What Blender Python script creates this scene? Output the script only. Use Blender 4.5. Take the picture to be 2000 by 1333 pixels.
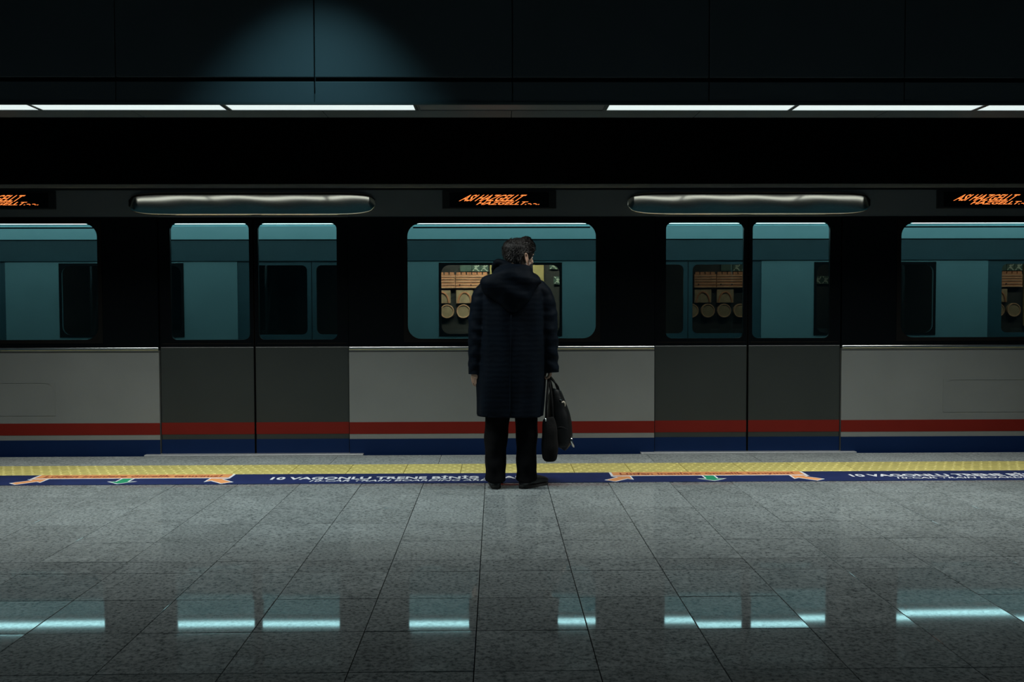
import bpy, bmesh, math, random
from mathutils import Vector, Matrix, noise
C = bpy.context.scene.collection
for o in list(bpy.data.objects): bpy.data.objects.remove(o)
random.seed(7)
PI = math.pi
R = math.radians

# ------------------------------------------------------------------ camera
H = 1.285                                   # eye height above the platform
cam = bpy.data.cameras.new('camera'); cam.sensor_width = 36; cam.lens = 1960 / 2000 * 36
cam.clip_start = .05; cam.clip_end = 200
co = bpy.data.objects.new('camera', cam); C.objects.link(co)
YAW, PITCH, ROLL = R(.906), R(2.22), R(-.143)
f = Vector((math.sin(YAW) * math.cos(PITCH), math.cos(YAW) * math.cos(PITCH), -math.sin(PITCH)))
q = f.to_track_quat('-Z', 'Y').to_matrix().to_4x4()
co.matrix_world = Matrix.Translation((0, 0, H)) @ q @ Matrix.Rotation(ROLL, 4, 'Z')
bpy.context.scene.camera = co
vs = bpy.context.scene.view_settings
vs.view_transform = 'Standard'; vs.look = 'None'; vs.exposure = 0; vs.gamma = 1; vs.use_curve_mapping = False

# ------------------------------------------------------------------ world and lamps
w = bpy.data.worlds.new('world'); bpy.context.scene.world = w; w.use_nodes = True
w.node_tree.nodes['Background'].inputs[0].default_value = (.16, .58, .78, 1)
w.node_tree.nodes['Background'].inputs[1].default_value = .030

def lamp(kind, name, loc, target, energy, color, **kw):
    l = bpy.data.lights.new(name, kind); l.energy = energy; l.color = color
    for k, v in kw.items(): setattr(l, k, v)
    o = bpy.data.objects.new(name, l); C.objects.link(o); o.location = loc
    o.rotation_euler = (Vector(target) - Vector(loc)).to_track_quat('-Z', 'Y').to_euler()
    return o
# a ceiling downlight close to the bulkhead (it throws the scallop above the lamps)
lamp('SPOT', 'downlight_lamp', (-1.14, 5.30, 3.98), (-1.14, 6.05, 2.30), 74, (.34, .82, .98), spot_size=R(62), spot_blend=.95, shadow_soft_size=.05)
# lights added to brighten the far wall's tile murals, unseen behind the train
for x, e in ((-7.0, 6), (0.1, 34), (3.4, 4), (7.1, 6)):
    lamp('AREA', 'mural_fill_light', (x, 12.3, 2.35), (x, 13.1, 1.3), e, (1, .86, .70), shape='RECTANGLE', size=1.8, size_y=.08, spread=R(120))
LAMP_STRENGTH = .80
LAMP_WATTS = 20.5
TRAIN_STRENGTH = 11.0

# ------------------------------------------------------------------ materials
def mat(name, base, rough=.5, metal=0, var=0, scale=20, bump=0, bscale=60, spec=.5, coat=0, emit=None, estr=0, objvar=0, sheen=0):
    m = bpy.data.materials.new(name); m.use_nodes = True
    nt = m.node_tree; n = nt.nodes; L = nt.links
    p = n['Principled BSDF']
    p.inputs['Base Color'].default_value = (*base, 1); p.inputs['Roughness'].default_value = rough
    p.inputs['Metallic'].default_value = metal; p.inputs['Specular IOR Level'].default_value = spec
    p.inputs['Coat Weight'].default_value = coat; p.inputs['Coat Roughness'].default_value = .1
    p.inputs['Sheen Weight'].default_value = sheen
    if emit: p.inputs['Emission Color'].default_value = (*emit, 1); p.inputs['Emission Strength'].default_value = estr
    if var or bump or objvar:
        tc = n.new('ShaderNodeTexCoord')
    if var or objvar:
        nz = n.new('ShaderNodeTexNoise'); nz.inputs['Scale'].default_value = scale; nz.inputs['Detail'].default_value = 6
        L.new(tc.outputs['Object'], nz.inputs['Vector'])
        mr = n.new('ShaderNodeMapRange'); mr.inputs[1].default_value = .3; mr.inputs[2].default_value = .7
        mr.inputs[3].default_value = 1 - var; mr.inputs[4].default_value = 1 + var
        L.new(nz.outputs['Fac'], mr.inputs[0]); last = mr.outputs[0]
        if objvar:
            oi = n.new('ShaderNodeObjectInfo'); m2 = n.new('ShaderNodeMapRange')
            m2.inputs[3].default_value = 1 - objvar; m2.inputs[4].default_value = 1 + objvar
            L.new(oi.outputs['Random'], m2.inputs[0])
            mu = n.new('ShaderNodeMath'); mu.operation = 'MULTIPLY'; L.new(last, mu.inputs[0]); L.new(m2.outputs[0], mu.inputs[1]); last = mu.outputs[0]
        vm = n.new('ShaderNodeVectorMath'); vm.operation = 'SCALE'; vm.inputs[0].default_value = base
        L.new(last, vm.inputs['Scale']); L.new(vm.outputs[0], p.inputs['Base Color'])
    if bump:
        nb = n.new('ShaderNodeTexNoise'); nb.inputs['Scale'].default_value = bscale; nb.inputs['Detail'].default_value = 4
        L.new(tc.outputs['Object'], nb.inputs['Vector'])
        b = n.new('ShaderNodeBump'); b.inputs['Strength'].default_value = bump; b.inputs['Distance'].default_value = .01
        L.new(nb.outputs['Fac'], b.inputs['Height']); L.new(b.outputs[0], p.inputs['Normal'])
    return m

def granite(name, base, rough):
    m = mat(name, base, rough, spec=.5); nt = m.node_tree; n = nt.nodes; L = nt.links; p = n['Principled BSDF']
    tc = n.new('ShaderNodeTexCoord'); oi = n.new('ShaderNodeObjectInfo')
    ad = n.new('ShaderNodeVectorMath'); ad.operation = 'MULTIPLY_ADD'
    ad.inputs[1].default_value = (1, 1, 1)
    cm = n.new('ShaderNodeVectorMath'); cm.operation = 'SCALE'; cm.inputs[0].default_value = (13, 7, 3)
    L.new(oi.outputs['Random'], cm.inputs['Scale']); L.new(tc.outputs['Object'], ad.inputs[0]); L.new(cm.outputs[0], ad.inputs[2])
    a = n.new('ShaderNodeTexNoise'); a.inputs['Scale'].default_value = 55; a.inputs['Detail'].default_value = 5; a.inputs['Roughness'].default_value = .7
    b = n.new('ShaderNodeTexNoise'); b.inputs['Scale'].default_value = 5; b.inputs['Detail'].default_value = 3
    for t in (a, b): L.new(ad.outputs[0], t.inputs['Vector'])
    r1 = n.new('ShaderNodeValToRGB'); e = r1.color_ramp.elements
    e[0].position = .36; e[0].color = (.34, .36, .36, 1); e[1].position = .52; e[1].color = (.92, .93, .92, 1)
    e2 = r1.color_ramp.elements.new(.70); e2.color = (1.25, 1.22, 1.18, 1)
    L.new(a.outputs['Fac'], r1.inputs[0])
    r2 = n.new('ShaderNodeMapRange'); r2.inputs[1].default_value = .3; r2.inputs[2].default_value = .7; r2.inputs[3].default_value = .86; r2.inputs[4].default_value = 1.12
    L.new(b.outputs['Fac'], r2.inputs[0])
    r3 = n.new('ShaderNodeMapRange'); r3.inputs[3].default_value = .90; r3.inputs[4].default_value = 1.08
    L.new(oi.outputs['Random'], r3.inputs[0])
    mm = n.new('ShaderNodeMath'); mm.operation = 'MULTIPLY'; L.new(r2.outputs[0], mm.inputs[0]); L.new(r3.outputs[0], mm.inputs[1])
    s = n.new('ShaderNodeVectorMath'); s.operation = 'MULTIPLY'; s.inputs[1].default_value = base; L.new(r1.outputs[0], s.inputs[0])
    s2 = n.new('ShaderNodeVectorMath'); s2.operation = 'SCALE'; L.new(s.outputs[0], s2.inputs[0]); L.new(mm.outputs[0], s2.inputs['Scale'])
    L.new(s2.outputs[0], p.inputs['Base Color'])
    rr = n.new('ShaderNodeMapRange'); rr.inputs[1].default_value = .35; rr.inputs[2].default_value = .65; rr.inputs[3].default_value = rough * 1.35; rr.inputs[4].default_value = rough * .8
    L.new(a.outputs['Fac'], rr.inputs[0]); L.new(rr.outputs[0], p.inputs['Roughness'])
    return m

def glass(name, tint, rough=.02):
    m = bpy.data.materials.new(name); m.use_nodes = True; nt = m.node_tree; n = nt.nodes; L = nt.links
    n.remove(n['Principled BSDF']); out = n['Material Output']
    t = n.new('ShaderNodeBsdfTransparent'); t.inputs[0].default_value = (*tint, 1)
    g = n.new('ShaderNodeBsdfGlossy'); g.inputs['Roughness'].default_value = rough; g.inputs[0].default_value = (.85, .95, .97, 1)
    fr = n.new('ShaderNodeFresnel'); fr.inputs[0].default_value = 1.45
    mx = n.new('ShaderNodeMixShader'); L.new(fr.outputs[0], mx.inputs[0]); L.new(t.outputs[0], mx.inputs[1]); L.new(g.outputs[0], mx.inputs[2])
    L.new(mx.outputs[0], out.inputs[0]); return m

def fabric(name, base, rough, s1, bump):
    m = mat(name, base, rough, var=.25, scale=9, spec=.08); nt = m.node_tree; n = nt.nodes; L = nt.links
    tc = n.new('ShaderNodeTexCoord')
    wv = n.new('ShaderNodeTexWave'); wv.wave_type = 'BANDS'; wv.bands_direction = 'Z'; wv.inputs['Scale'].default_value = s1; wv.inputs['Distortion'].default_value = 3.5
    wv.inputs['Detail'].default_value = 3; wv.inputs['Detail Scale'].default_value = 2
    nz = n.new('ShaderNodeTexNoise'); nz.inputs['Scale'].default_value = 22; nz.inputs['Detail'].default_value = 5
    L.new(tc.outputs['Object'], wv.inputs['Vector']); L.new(tc.outputs['Object'], nz.inputs['Vector'])
    ad = n.new('ShaderNodeMath'); ad.operation = 'ADD'; L.new(wv.outputs['Fac'], ad.inputs[0]); L.new(nz.outputs['Fac'], ad.inputs[1])
    b = n.new('ShaderNodeBump'); b.inputs['Strength'].default_value = bump; b.inputs['Distance'].default_value = .030
    L.new(ad.outputs[0], b.inputs['Height']); L.new(b.outputs[0], n['Principled BSDF'].inputs['Normal']); return m

M = dict(
    granite=granite('granite', (.252, .285, .292), .036),
    edge=granite('flamed_granite_edge', (.36, .39, .385), .5),
    sill=mat('sill_metal', (.55, .57, .57), .42, metal=.5, var=.05),
    grout=mat('grout', (.03, .04, .042), .8, var=.3),
    yellow=mat('yellow_tactile', (.62, .54, .17), .45, var=.16, scale=14, objvar=.07, bump=.1),
    strip=mat('blue_floor_vinyl', (.009, .019, .085), .6, var=.18, scale=8, spec=.25),
    white=mat('white_print', (.72, .74, .78), .6, var=.08),
    orange=mat('orange_print', (.72, .30, .11), .5, var=.1),
    redprint=mat('dark_red_print', (.22, .035, .02), .5, var=.1),
    green=mat('green_print', (.01, .26, .12), .5, var=.1),
    panel=mat('dark_ceiling_panel', (.085, .105, .115), .5, var=.06, scale=3),
    dark=mat('dark_void', (.012, .010, .009), .9, var=.2, scale=2),
    recess=mat('recess_black', (.01, .011, .012), .8, var=.1),
    slab=mat('ceiling_slab', (.05, .055, .06), .9, var=.15, scale=4),
    lampframe=mat('lamp_frame', (.10, .12, .12), .45, metal=.3, var=.05),
    lampon=mat('lamp_diffuser_lit', (.8, .9, .9), .6, emit=(.88, 1, .99), estr=LAMP_STRENGTH, var=.02),
    lampoff=mat('lamp_diffuser_off', (.16, .17, .17), .4, var=.05),
    bodygrey=mat('train_body_paint', (.25, .265, .26), .32, metal=.35, var=.05, scale=2.5, bump=.02, bscale=3),
    doorgrey=mat('train_door_grey', (.038, .045, .043), .34, metal=.3, var=.05, scale=2.5),  # door leaves in a darker grey than the body panels
    cant=mat('train_cantrail_paint', (.12, .14, .148), .5, metal=.2, var=.06, scale=2, spec=.3),
    roof=mat('train_roof', (.04, .04, .038), .7, var=.15, scale=3),
    gutter=mat('train_gutter', (.21, .21, .19), .6, var=.05, spec=.25),
    header=mat('door_header_steel', (.96, .88, .76), .07, metal=1, var=.05, scale=3),
    red=mat('red_stripe_paint', (.16, .012, .008), .5, var=.05, scale=4, spec=.15),
    blue=mat('blue_stripe_paint', (.003, .016, .065), .5, var=.05, scale=4, spec=.15),
    black=mat('black_window_band', (.002, .003, .004), .3, var=.1, scale=4, spec=.12),
    rubber=mat('rubber_seal', (.003, .003, .003), .8, var=.1, spec=.12),
    steel=mat('brushed_steel', (.6, .62, .62), .28, metal=1, var=.05),
    tglass=glass('teal_train_glass', (.58, .66, .66)),
    fglass=glass('far_train_glass', (.86, .90, .88)),
    led=mat('led_orange', (.02, .01, .005), .5, emit=(1, .23, .05), estr=1.5, var=.02),
    ledbox=mat('led_box_black', (.006, .006, .006), .4, var=.1),
    inwall=mat('train_inner_panel', (.15, .245, .25), .45, var=.05, scale=3),
    incove=mat('train_coving', (.02, .055, .065), .5, var=.1, scale=3),
    inad=mat('train_ad_panel', (.72, .80, .82), .4, var=.14, scale=1.6, emit=(.30, .85, .92), estr=.30),
    inceil=mat('train_ceiling', (.22, .24, .24), .5, var=.05),
    infloor=mat('train_floor', (.06, .065, .07), .5, var=.2),
    inlight=mat('train_light', (.8, .9, .9), .5, emit=(.62, .95, 1), estr=TRAIN_STRENGTH, var=.02),
    seat=mat('train_seat', (.02, .06, .12), .5, var=.15),
    screen=mat('draught_screen', (.012, .014, .016), .3, var=.1),
    farwall=mat('tunnel_wall', (.030, .028, .026), .85, var=.3, scale=3),
    muraldark=mat('mural_green_tile', (.07, .11, .09), .4, var=.2),
    muralleaf=mat('mural_leaf', (.42, .46, .38), .4, var=.15),
    ochre=mat('mural_ochre', (.36, .28, .11), .5, var=.12),
    castle=mat('mural_terracotta', (.52, .22, .11), .55, var=.2),
    castlelt=mat('mural_terracotta_light', (.62, .36, .22), .55, var=.15),
    medal=mat('mural_medallion', (.40, .29, .18), .5, var=.2),
    skin=mat('skin', (.50, .31, .22), .5, var=.08, scale=30),
    eye=mat('eye_white', (.6, .6, .58), .2, var=.02),
    iris=mat('eye_iris', (.03, .02, .015), .2, var=.02),
    hair=mat('dark_brown_hair', (.010, .0075, .006), .5, var=.4, scale=60, bump=.5, bscale=150),
    mask=mat('black_mask', (.012, .012, .014), .8, var=.1, bump=.1),
    coat=fabric('navy_quilted_coat', (.0009, .0033, .0070), .7, 9, .05),
    trouser=fabric('black_trousers', (.003, .003, .0034), .85, 3, .12),
    shoe=mat('black_shoe', (.004, .004, .0045), .35, var=.15),
    sole=mat('shoe_sole', (.015, .014, .013), .7, var=.1),
    bag=mat('black_leather', (.0025, .003, .0035), .5, var=.2, bump=.1, bscale=80, spec=.22),
    cloth=mat('black_tote_cloth', (.0025, .0022, .0022), .85, var=.2, bump=.2, spec=.2),
    trim=mat('cream_trim', (.55, .48, .38), .35, var=.1),
    chrome=mat('chrome_metal', (.75, .75, .72), .15, metal=1, var=.02),
)

# ------------------------------------------------------------------ helpers
class MB:
    """collects shapes, builds one mesh object"""
    def __init__(s): s.v = []; s.f = []
    def add(s, v, f):
        o = len(s.v); s.v += [tuple(p) for p in v]; s.f += [tuple(i + o for i in q) for q in f]; return s
    def box(s, x0, x1, y0, y1, z0, z1):
        return s.add([(x0, y0, z0), (x1, y0, z0), (x1, y1, z0), (x0, y1, z0), (x0, y0, z1), (x1, y0, z1), (x1, y1, z1), (x0, y1, z1)],
                     [(0, 3, 2, 1), (4, 5, 6, 7), (0, 1, 5, 4), (1, 2, 6, 5), (2, 3, 7, 6), (3, 0, 4, 7)])
    def bbox(s, x0, x1, y0, y1, z0, z1, b):        # box with bevelled edges on every side
        bm = bmesh.new(); bmesh.ops.create_cube(bm, size=1)
        for v in bm.verts: v.co = Vector(((x0 + x1) / 2 + v.co.x * (x1 - x0), (y0 + y1) / 2 + v.co.y * (y1 - y0), (z0 + z1) / 2 + v.co.z * (z1 - z0)))
        bmesh.ops.bevel(bm, geom=bm.edges[:], offset=b, segments=2, affect='EDGES', profile=.5)
        bm.verts.index_update(); s.add([v.co.copy() for v in bm.verts], [[v.index for v in q.verts] for q in bm.faces]); bm.free(); return s
    def tube(s, pts, rad, ref=(0, 1, 0), n=14, sub=4, cap=True, fn=None, power=2.0):
        P, A, B = spline(pts, rad, sub); m = len(P); rings = []
        for i in range(m):
            t = (P[min(i + 1, m - 1)] - P[max(i - 1, 0)]).normalized()
            e1 = t.cross(Vector(ref)); e1 = e1.normalized() if e1.length > 1e-5 else Vector((1, 0, 0))
            e2 = e1.cross(t).normalized(); ring = []
            for k in range(n):
                a = 2 * PI * k / n; c, d = math.cos(a), math.sin(a)
                cx = math.copysign(abs(c) ** (2 / power), c); dy = math.copysign(abs(d) ** (2 / power), d)
                p = P[i] + e1 * (A[i] * cx) + e2 * (B[i] * dy)
                if fn: p = p + (e1 * cx + e2 * dy) * fn(i / (m - 1), a, p)
                ring.append(p)
            rings.append(ring)
        v = [p for r in rings for p in r]; fc = []
        for i in range(m - 1):
            for k in range(n):
                k2 = (k + 1) % n; fc.append((i * n + k, i * n + k2, (i + 1) * n + k2, (i + 1) * n + k))
        if cap: fc.append(tuple(range(n - 1, -1, -1))); fc.append(tuple((m - 1) * n + k for k in range(n)))
        return s.add(v, fc)
    def ball(s, c, r, n=12):
        v = []; fc = []; m = n // 2
        r = r if isinstance(r, (tuple, list)) else (r, r, r)
        for i in range(1, m):
            th = PI * i / m
            for k in range(n):
                a = 2 * PI * k / n; v.append((c[0] + r[0] * math.sin(th) * math.cos(a), c[1] + r[1] * math.sin(th) * math.sin(a), c[2] + r[2] * math.cos(th)))
        for i in range(m - 2):
            for k in range(n): fc.append((i * n + k, (i + 1) * n + k, (i + 1) * n + (k + 1) % n, i * n + (k + 1) % n))
        v += [(c[0], c[1], c[2] + r[2]), (c[0], c[1], c[2] - r[2])]; t, b = len(v) - 2, len(v) - 1
        for k in range(n): fc.append((t, k, (k + 1) % n)); fc.append((b, (m - 2) * n + (k + 1) % n, (m - 2) * n + k))
        return s.add(v, fc)
    def prism(s, poly, z0, z1, axis='z', y=0):      # poly in XY (axis z) or XZ (axis y: z0,z1 are y values)
        n = len(poly)
        pt = (lambda p, h: (p[0], p[1], h)) if axis == 'z' else (lambda p, h: (p[0], h, p[1]))
        return s.add([pt(p, z0) for p in poly] + [pt(p, z1) for p in poly],
                     [tuple(range(n - 1, -1, -1)), tuple(range(n, 2 * n))] + [(i, (i + 1) % n, (i + 1) % n + n, i + n) for i in range(n)])
    def plate(s, x0, x1, z0, z1, hole, y0, y1, rad=.1, n=8):   # upright plate with a rounded window cut out
        hx0, hx1, hz0, hz1 = hole; inn = rrect(hx0, hx1, hz0, hz1, rad, n); cx, cz = (hx0 + hx1) / 2, (hz0 + hz1) / 2
        out = []
        for i, (px, pz) in enumerate(inn):
            if i == 0: pass
            dx, dz = px - cx, pz - cz; t = 1e9
            if dx > 1e-9: t = min(t, (x1 - cx) / dx)
            if dx < -1e-9: t = min(t, (x0 - cx) / dx)
            if dz > 1e-9: t = min(t, (z1 - cz) / dz)
            if dz < -1e-9: t = min(t, (z0 - cz) / dz)
            out.append([cx + dx * t, cz + dz * t])
        for (qx, qz) in ((x0, z0), (x1, z0), (x1, z1), (x0, z1)):      # snap nearest to each corner
            j = min(range(len(out)), key=lambda i: (out[i][0] - qx) ** 2 + (out[i][1] - qz) ** 2); out[j] = [qx, qz]
        m = len(inn); v = []
        for y in (y0, y1):
            v += [(p[0], y, p[1]) for p in out] + [(p[0], y, p[1]) for p in inn]
        fc = []
        for i in range(m):
            j = (i + 1) % m
            fc += [(i, j, m + j, m + i), (2 * m + j, 2 * m + i, 3 * m + i, 3 * m + j), (m + i, m + j, 3 * m + j, 3 * m + i), (j, i, 2 * m + i, 2 * m + j)]
        return s.add(v, fc)
    def mesh(s, name, m, smooth=False):
        me = bpy.data.meshes.new(name); me.from_pydata(s.v, [], s.f); me.materials.append(M[m])
        if smooth: me.polygons.foreach_set('use_smooth', [True] * len(me.polygons))
        me.update(); return me
    def build(s, name, m, parent=None, smooth=False, label=None, cat=None, group=None, kind=None, fix=False):
        me = s.mesh(name, m, smooth)
        if fix: fixn(me)
        return link(name, me, parent, label, cat, group, kind)

def fixn(me):
    bm = bmesh.new(); bm.from_mesh(me); bmesh.ops.recalc_face_normals(bm, faces=bm.faces); bm.to_mesh(me); bm.free()

def link(name, me, parent=None, label=None, cat=None, group=None, kind=None, loc=None):
    o = bpy.data.objects.new(name, me); C.objects.link(o)
    if parent: o.parent = parent
    if loc: o.location = loc
    return tag(o, label, cat, group, kind)

def tag(o, label=None, cat=None, group=None, kind=None):
    if label: o['label'] = label
    if cat: o['category'] = cat
    if group: o['group'] = group
    if kind: o['kind'] = kind
    return o

def empty(name, loc=(0, 0, 0), **k):
    o = bpy.data.objects.new(name, None); C.objects.link(o); o.location = loc; o.empty_display_size = .1
    return tag(o, **k)

def copy_tree(o, parent=None):
    c = o.copy(); C.objects.link(c)
    if parent: c.parent = parent
    for ch in list(o.children): copy_tree(ch, c)
    return c

def rrect(x0, x1, z0, z1, r, n=6):
    pts = []
    for cx, cz, a0 in ((x1 - r, z0 + r, -90), (x1 - r, z1 - r, 0), (x0 + r, z1 - r, 90), (x0 + r, z0 + r, 180)):
        for i in range(n + 1):
            a = R(a0 + 90 * i / n); pts.append((cx + r * math.cos(a), cz + r * math.sin(a)))
    return pts

def spline(pts, rad, sub):
    P = [Vector(p) for p in pts]; A = [r[0] if isinstance(r, (tuple, list)) else r for r in rad]; B = [r[1] if isinstance(r, (tuple, list)) else r for r in rad]
    if sub <= 1: return P, A, B
    def cr(a, b, c, d, t): return .5 * ((2 * b) + (c - a) * t + (2 * a - 5 * b + 4 * c - d) * t * t + (3 * b - a - 3 * c + d) * t ** 3)
    oP, oA, oB = [], [], []; n = len(P); g = lambda L, i: L[max(0, min(n - 1, i))]
    for i in range(n - 1):
        for k in range(sub):
            t = k / sub
            oP.append(cr(g(P, i - 1), P[i], P[i + 1], g(P, i + 2), t))
            oA.append(max(1e-4, cr(g(A, i - 1), A[i], A[i + 1], g(A, i + 2), t))); oB.append(max(1e-4, cr(g(B, i - 1), B[i], B[i + 1], g(B, i + 2), t)))
    oP.append(P[-1]); oA.append(A[-1]); oB.append(B[-1]); return oP, oA, oB

def remesh(mb, voxel, m, smooth_it=2):
    me = mb.mesh('tmp', m); fixn(me)
    o = bpy.data.objects.new('tmp', me); C.objects.link(o)
    md = o.modifiers.new('r', 'REMESH'); md.mode = 'VOXEL'; md.voxel_size = voxel; md.use_smooth_shade = True
    if smooth_it:
        sm = o.modifiers.new('s', 'SMOOTH'); sm.iterations = smooth_it; sm.factor = .5
    dg = bpy.context.evaluated_depsgraph_get(); out = bpy.data.meshes.new_from_object(o.evaluated_get(dg))
    bpy.data.objects.remove(o); bpy.data.meshes.remove(me)
    out.materials.clear(); out.materials.append(M[m]); out.polygons.foreach_set('use_smooth', [True] * len(out.polygons)); return out

def text_mesh(name, s, m, width, height, shear=0, extrude=.0006, bold=0):
    """letters lying in local XY, left edge at 0, baseline at 0, scaled to width and cap height"""
    cu = bpy.data.curves.new('tmp', 'FONT'); cu.body = s; cu.size = 1; cu.extrude = 0; cu.offset = bold; cu.resolution_u = 3
    o = bpy.data.objects.new('tmp', cu); C.objects.link(o)
    dg = bpy.context.evaluated_depsgraph_get(); dg.update(); me = bpy.data.meshes.new_from_object(o.evaluated_get(dg))
    bpy.data.objects.remove(o); me.name = name
    xs = [v.co.x for v in me.vertices]; x0, x1 = min(xs), max(xs); capz = .70
    for v in me.vertices:
        y = v.co.y / capz * height; v.co = ((v.co.x - x0) / (x1 - x0) * width + shear * y, y, 0)
    me.materials.clear(); me.materials.append(M[m])
    return me

# ------------------------------------------------------------------ setting: platform, bulkhead, tunnel
floor = MB().box(-14, 14, -3, 8.40, -1.2, -.03).build('floor', 'grout', kind='structure')
tag(floor, 'dark joint bed of the station platform under its granite tiles')
ROWS = [7.495, 7.095, 6.66, 6.235, 5.80, 5.37, 4.965, 4.755, 4.32, 3.885, 3.45, 3.015, 2.58, 2.14]
TX, T0 = .438, -.081
cache = {}
def tile_mesh(w, d):
    k = (round(w, 3), round(d, 3))
    if k not in cache:
        g = .0018; b = .0010; x, y = w / 2 - g, d / 2 - g
        ring = lambda xx, yy, z: [(-xx, -yy, z), (xx, -yy, z), (xx, yy, z), (-xx, yy, z)]
        v = ring(x, y, -.03) + ring(x, y, -b) + ring(x - b, y - b, 0)
        fc = [(8, 9, 10, 11)]
        for l in (0, 4):
            for i in range(4): fc.append((l + i, l + (i + 1) % 4, l + 4 + (i + 1) % 4, l + 4 + i))
        cache[k] = MB().add(v, fc).mesh('granite_tile', 'granite')
    return cache[k]
rest = MB()
for r in range(len(ROWS) - 1):
    y1, y0 = ROWS[r], ROWS[r + 1]; yc = (y0 + y1) / 2; half = .53 * y1 + .9
    for k in range(-31, 31):
        xc = T0 + TX * (k + .5)
        tilt = (random.gauss(0, .0016), random.gauss(0, .0016)); z = -.0012 + random.uniform(-.0004, .0004)
        if abs(xc) < half:
            o = link('granite_tile', tile_mesh(TX, y1 - y0), floor, loc=(xc, yc, z)); o.rotation_euler = (tilt[0], tilt[1], 0)
        else:
            rest.box(xc - TX / 2 + .0016, xc + TX / 2 - .0016, y0 + .0016, y1 - .0016, -.03, -.0012)
rest.box(-14, 14, -3, 2.135, -.03, -.0012)
rest.build('granite_tile_field', 'granite', floor, kind='stuff')
edge_mesh = tile_mesh(.866, .475).copy(); edge_mesh.materials.clear(); edge_mesh.materials.append(M['edge'])
for k in range(-12, 13):                                    # edge stones
    x = -1.33 + .866 * k
    if abs(x) > 7: continue
    o = link('edge_stone', edge_mesh, floor, loc=(x + .433, 8.1825, -.0012)); o.rotation_euler = (random.gauss(0, .0008), random.gauss(0, .0006), 0)
MB().box(-14, -7.4, 7.94, 8.42, -.03, -.001).box(7.6, 14, 7.94, 8.42, -.03, -.001).build('edge_stone_field', 'edge', floor, kind='stuff')

# tactile paving: 6 x 6 staggered studs on each yellow tile
def tactile():
    mb = MB(); w, d = .43 / 2 - .0018, .44 / 2 - .0018
    ring = lambda xx, yy, z: [(-xx, -yy, z), (xx, -yy, z), (xx, yy, z), (-xx, yy, z)]
    v = ring(w, d, -.03) + ring(w, d, -.002) + ring(w - .002, d - .002, 0); fc = [(8, 9, 10, 11)]
    for l in (0, 4):
        for i in range(4): fc.append((l + i, l + (i + 1) % 4, l + 4 + (i + 1) % 4, l + 4 + i))
    mb.add(v, fc); p = .43 / 6
    for j in range(6):
        for i in range(6):
            cx = -.215 + p * (i + .25 + .5 * (j % 2)); cy = -.22 + .44 / 6 * (j + .5); n = 8
            v = [(cx + r_ * math.cos(2 * PI * k / n), cy + r_ * math.sin(2 * PI * k / n), z) for r_, z in ((.016, 0), (.013, .0035), (.008, .005)) for k in range(n)]
            fc = [(l * n + k, l * n + (k + 1) % n, (l + 1) * n + (k + 1) % n, (l + 1) * n + k) for l in range(2) for k in range(n)] + [tuple(2 * n + k for k in range(n))]
            mb.add(v, fc)
    return mb.mesh('tactile_tile', 'yellow')
tm = tactile()
for k in range(-13, 18):
    o = link('tactile_tile', tm, floor, loc=(-1.132 + .43 * (k + .5), 7.72, .0005)); o.rotation_euler = (random.gauss(0, .001), random.gauss(0, .001), 0)

# bulkhead over the platform edge, with its panels
YF, ZS, YB = 6.40, 2.545, 6.905
PW, P0 = 1.247, .108
bulk = MB().box(-14, 14, YF + .03, YB - .015, ZS + .10, 4.1).build('wall_front', 'recess', kind='structure')
tag(bulk, 'dark bulkhead hanging above the platform edge')
fp = MB().bbox(.003, PW - .003, YF, YF + .03, 2.706, 4.09, .003).mesh('fascia_panel', 'panel')
lp = MB().bbox(.003, PW - .003, YF, YF + .03, ZS, 2.678, .003).mesh('fascia_strip', 'panel')
sp = MB().bbox(.002, PW - .002, 6.652, YB, ZS, ZS + .02, .002).mesh('soffit_panel', 'panel')
bp = MB().box(.002, PW - .002, YB - .012, YB, ZS + .02, 4.09).mesh('rear_panel', 'recess')
for k in range(-8, 8):
    x = P0 + PW * k
    for nm, me in (('fascia_panel', fp), ('fascia_strip', lp), ('soffit_panel', sp), ('rear_panel', bp)):
        link(nm, me, bulk, loc=(x, 0, 0))
MB().box(-14, 14, YF - .004, YF + .012, ZS - .012, ZS + .004).build('lower_lip', 'lampframe', bulk)

ceil_ = MB().box(-14, 14, -3, 13.3, 4.1, 4.3).build('ceiling', 'slab', kind='structure')
wb = MB().box(-14, 14, 13.1, 13.3, -1.2, 4.1).build('wall_back', 'farwall', kind='structure')
MB().box(-14, 14, 8.40, 13.3, -1.3, -1.2).build('floor_track', 'grout', kind='structure')

# downlight housing near the bulkhead, above the picture
dl = empty('downlight', (-1.14, 5.30, 3.99), label='round black ceiling downlight close to the dark bulkhead', cat='light')
b = MB(); b.tube([(0, 0, .11), (0, 0, .0)], [.09, .09], n=20, sub=1, cap=False); b.build('housing', 'recess', dl, smooth=True)
b = MB(); b.tube([(0, 0, .006), (0, 0, -.006)], [.105, .10], n=20, sub=1, cap=False); b.build('rim', 'lampframe', dl, smooth=True)

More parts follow.
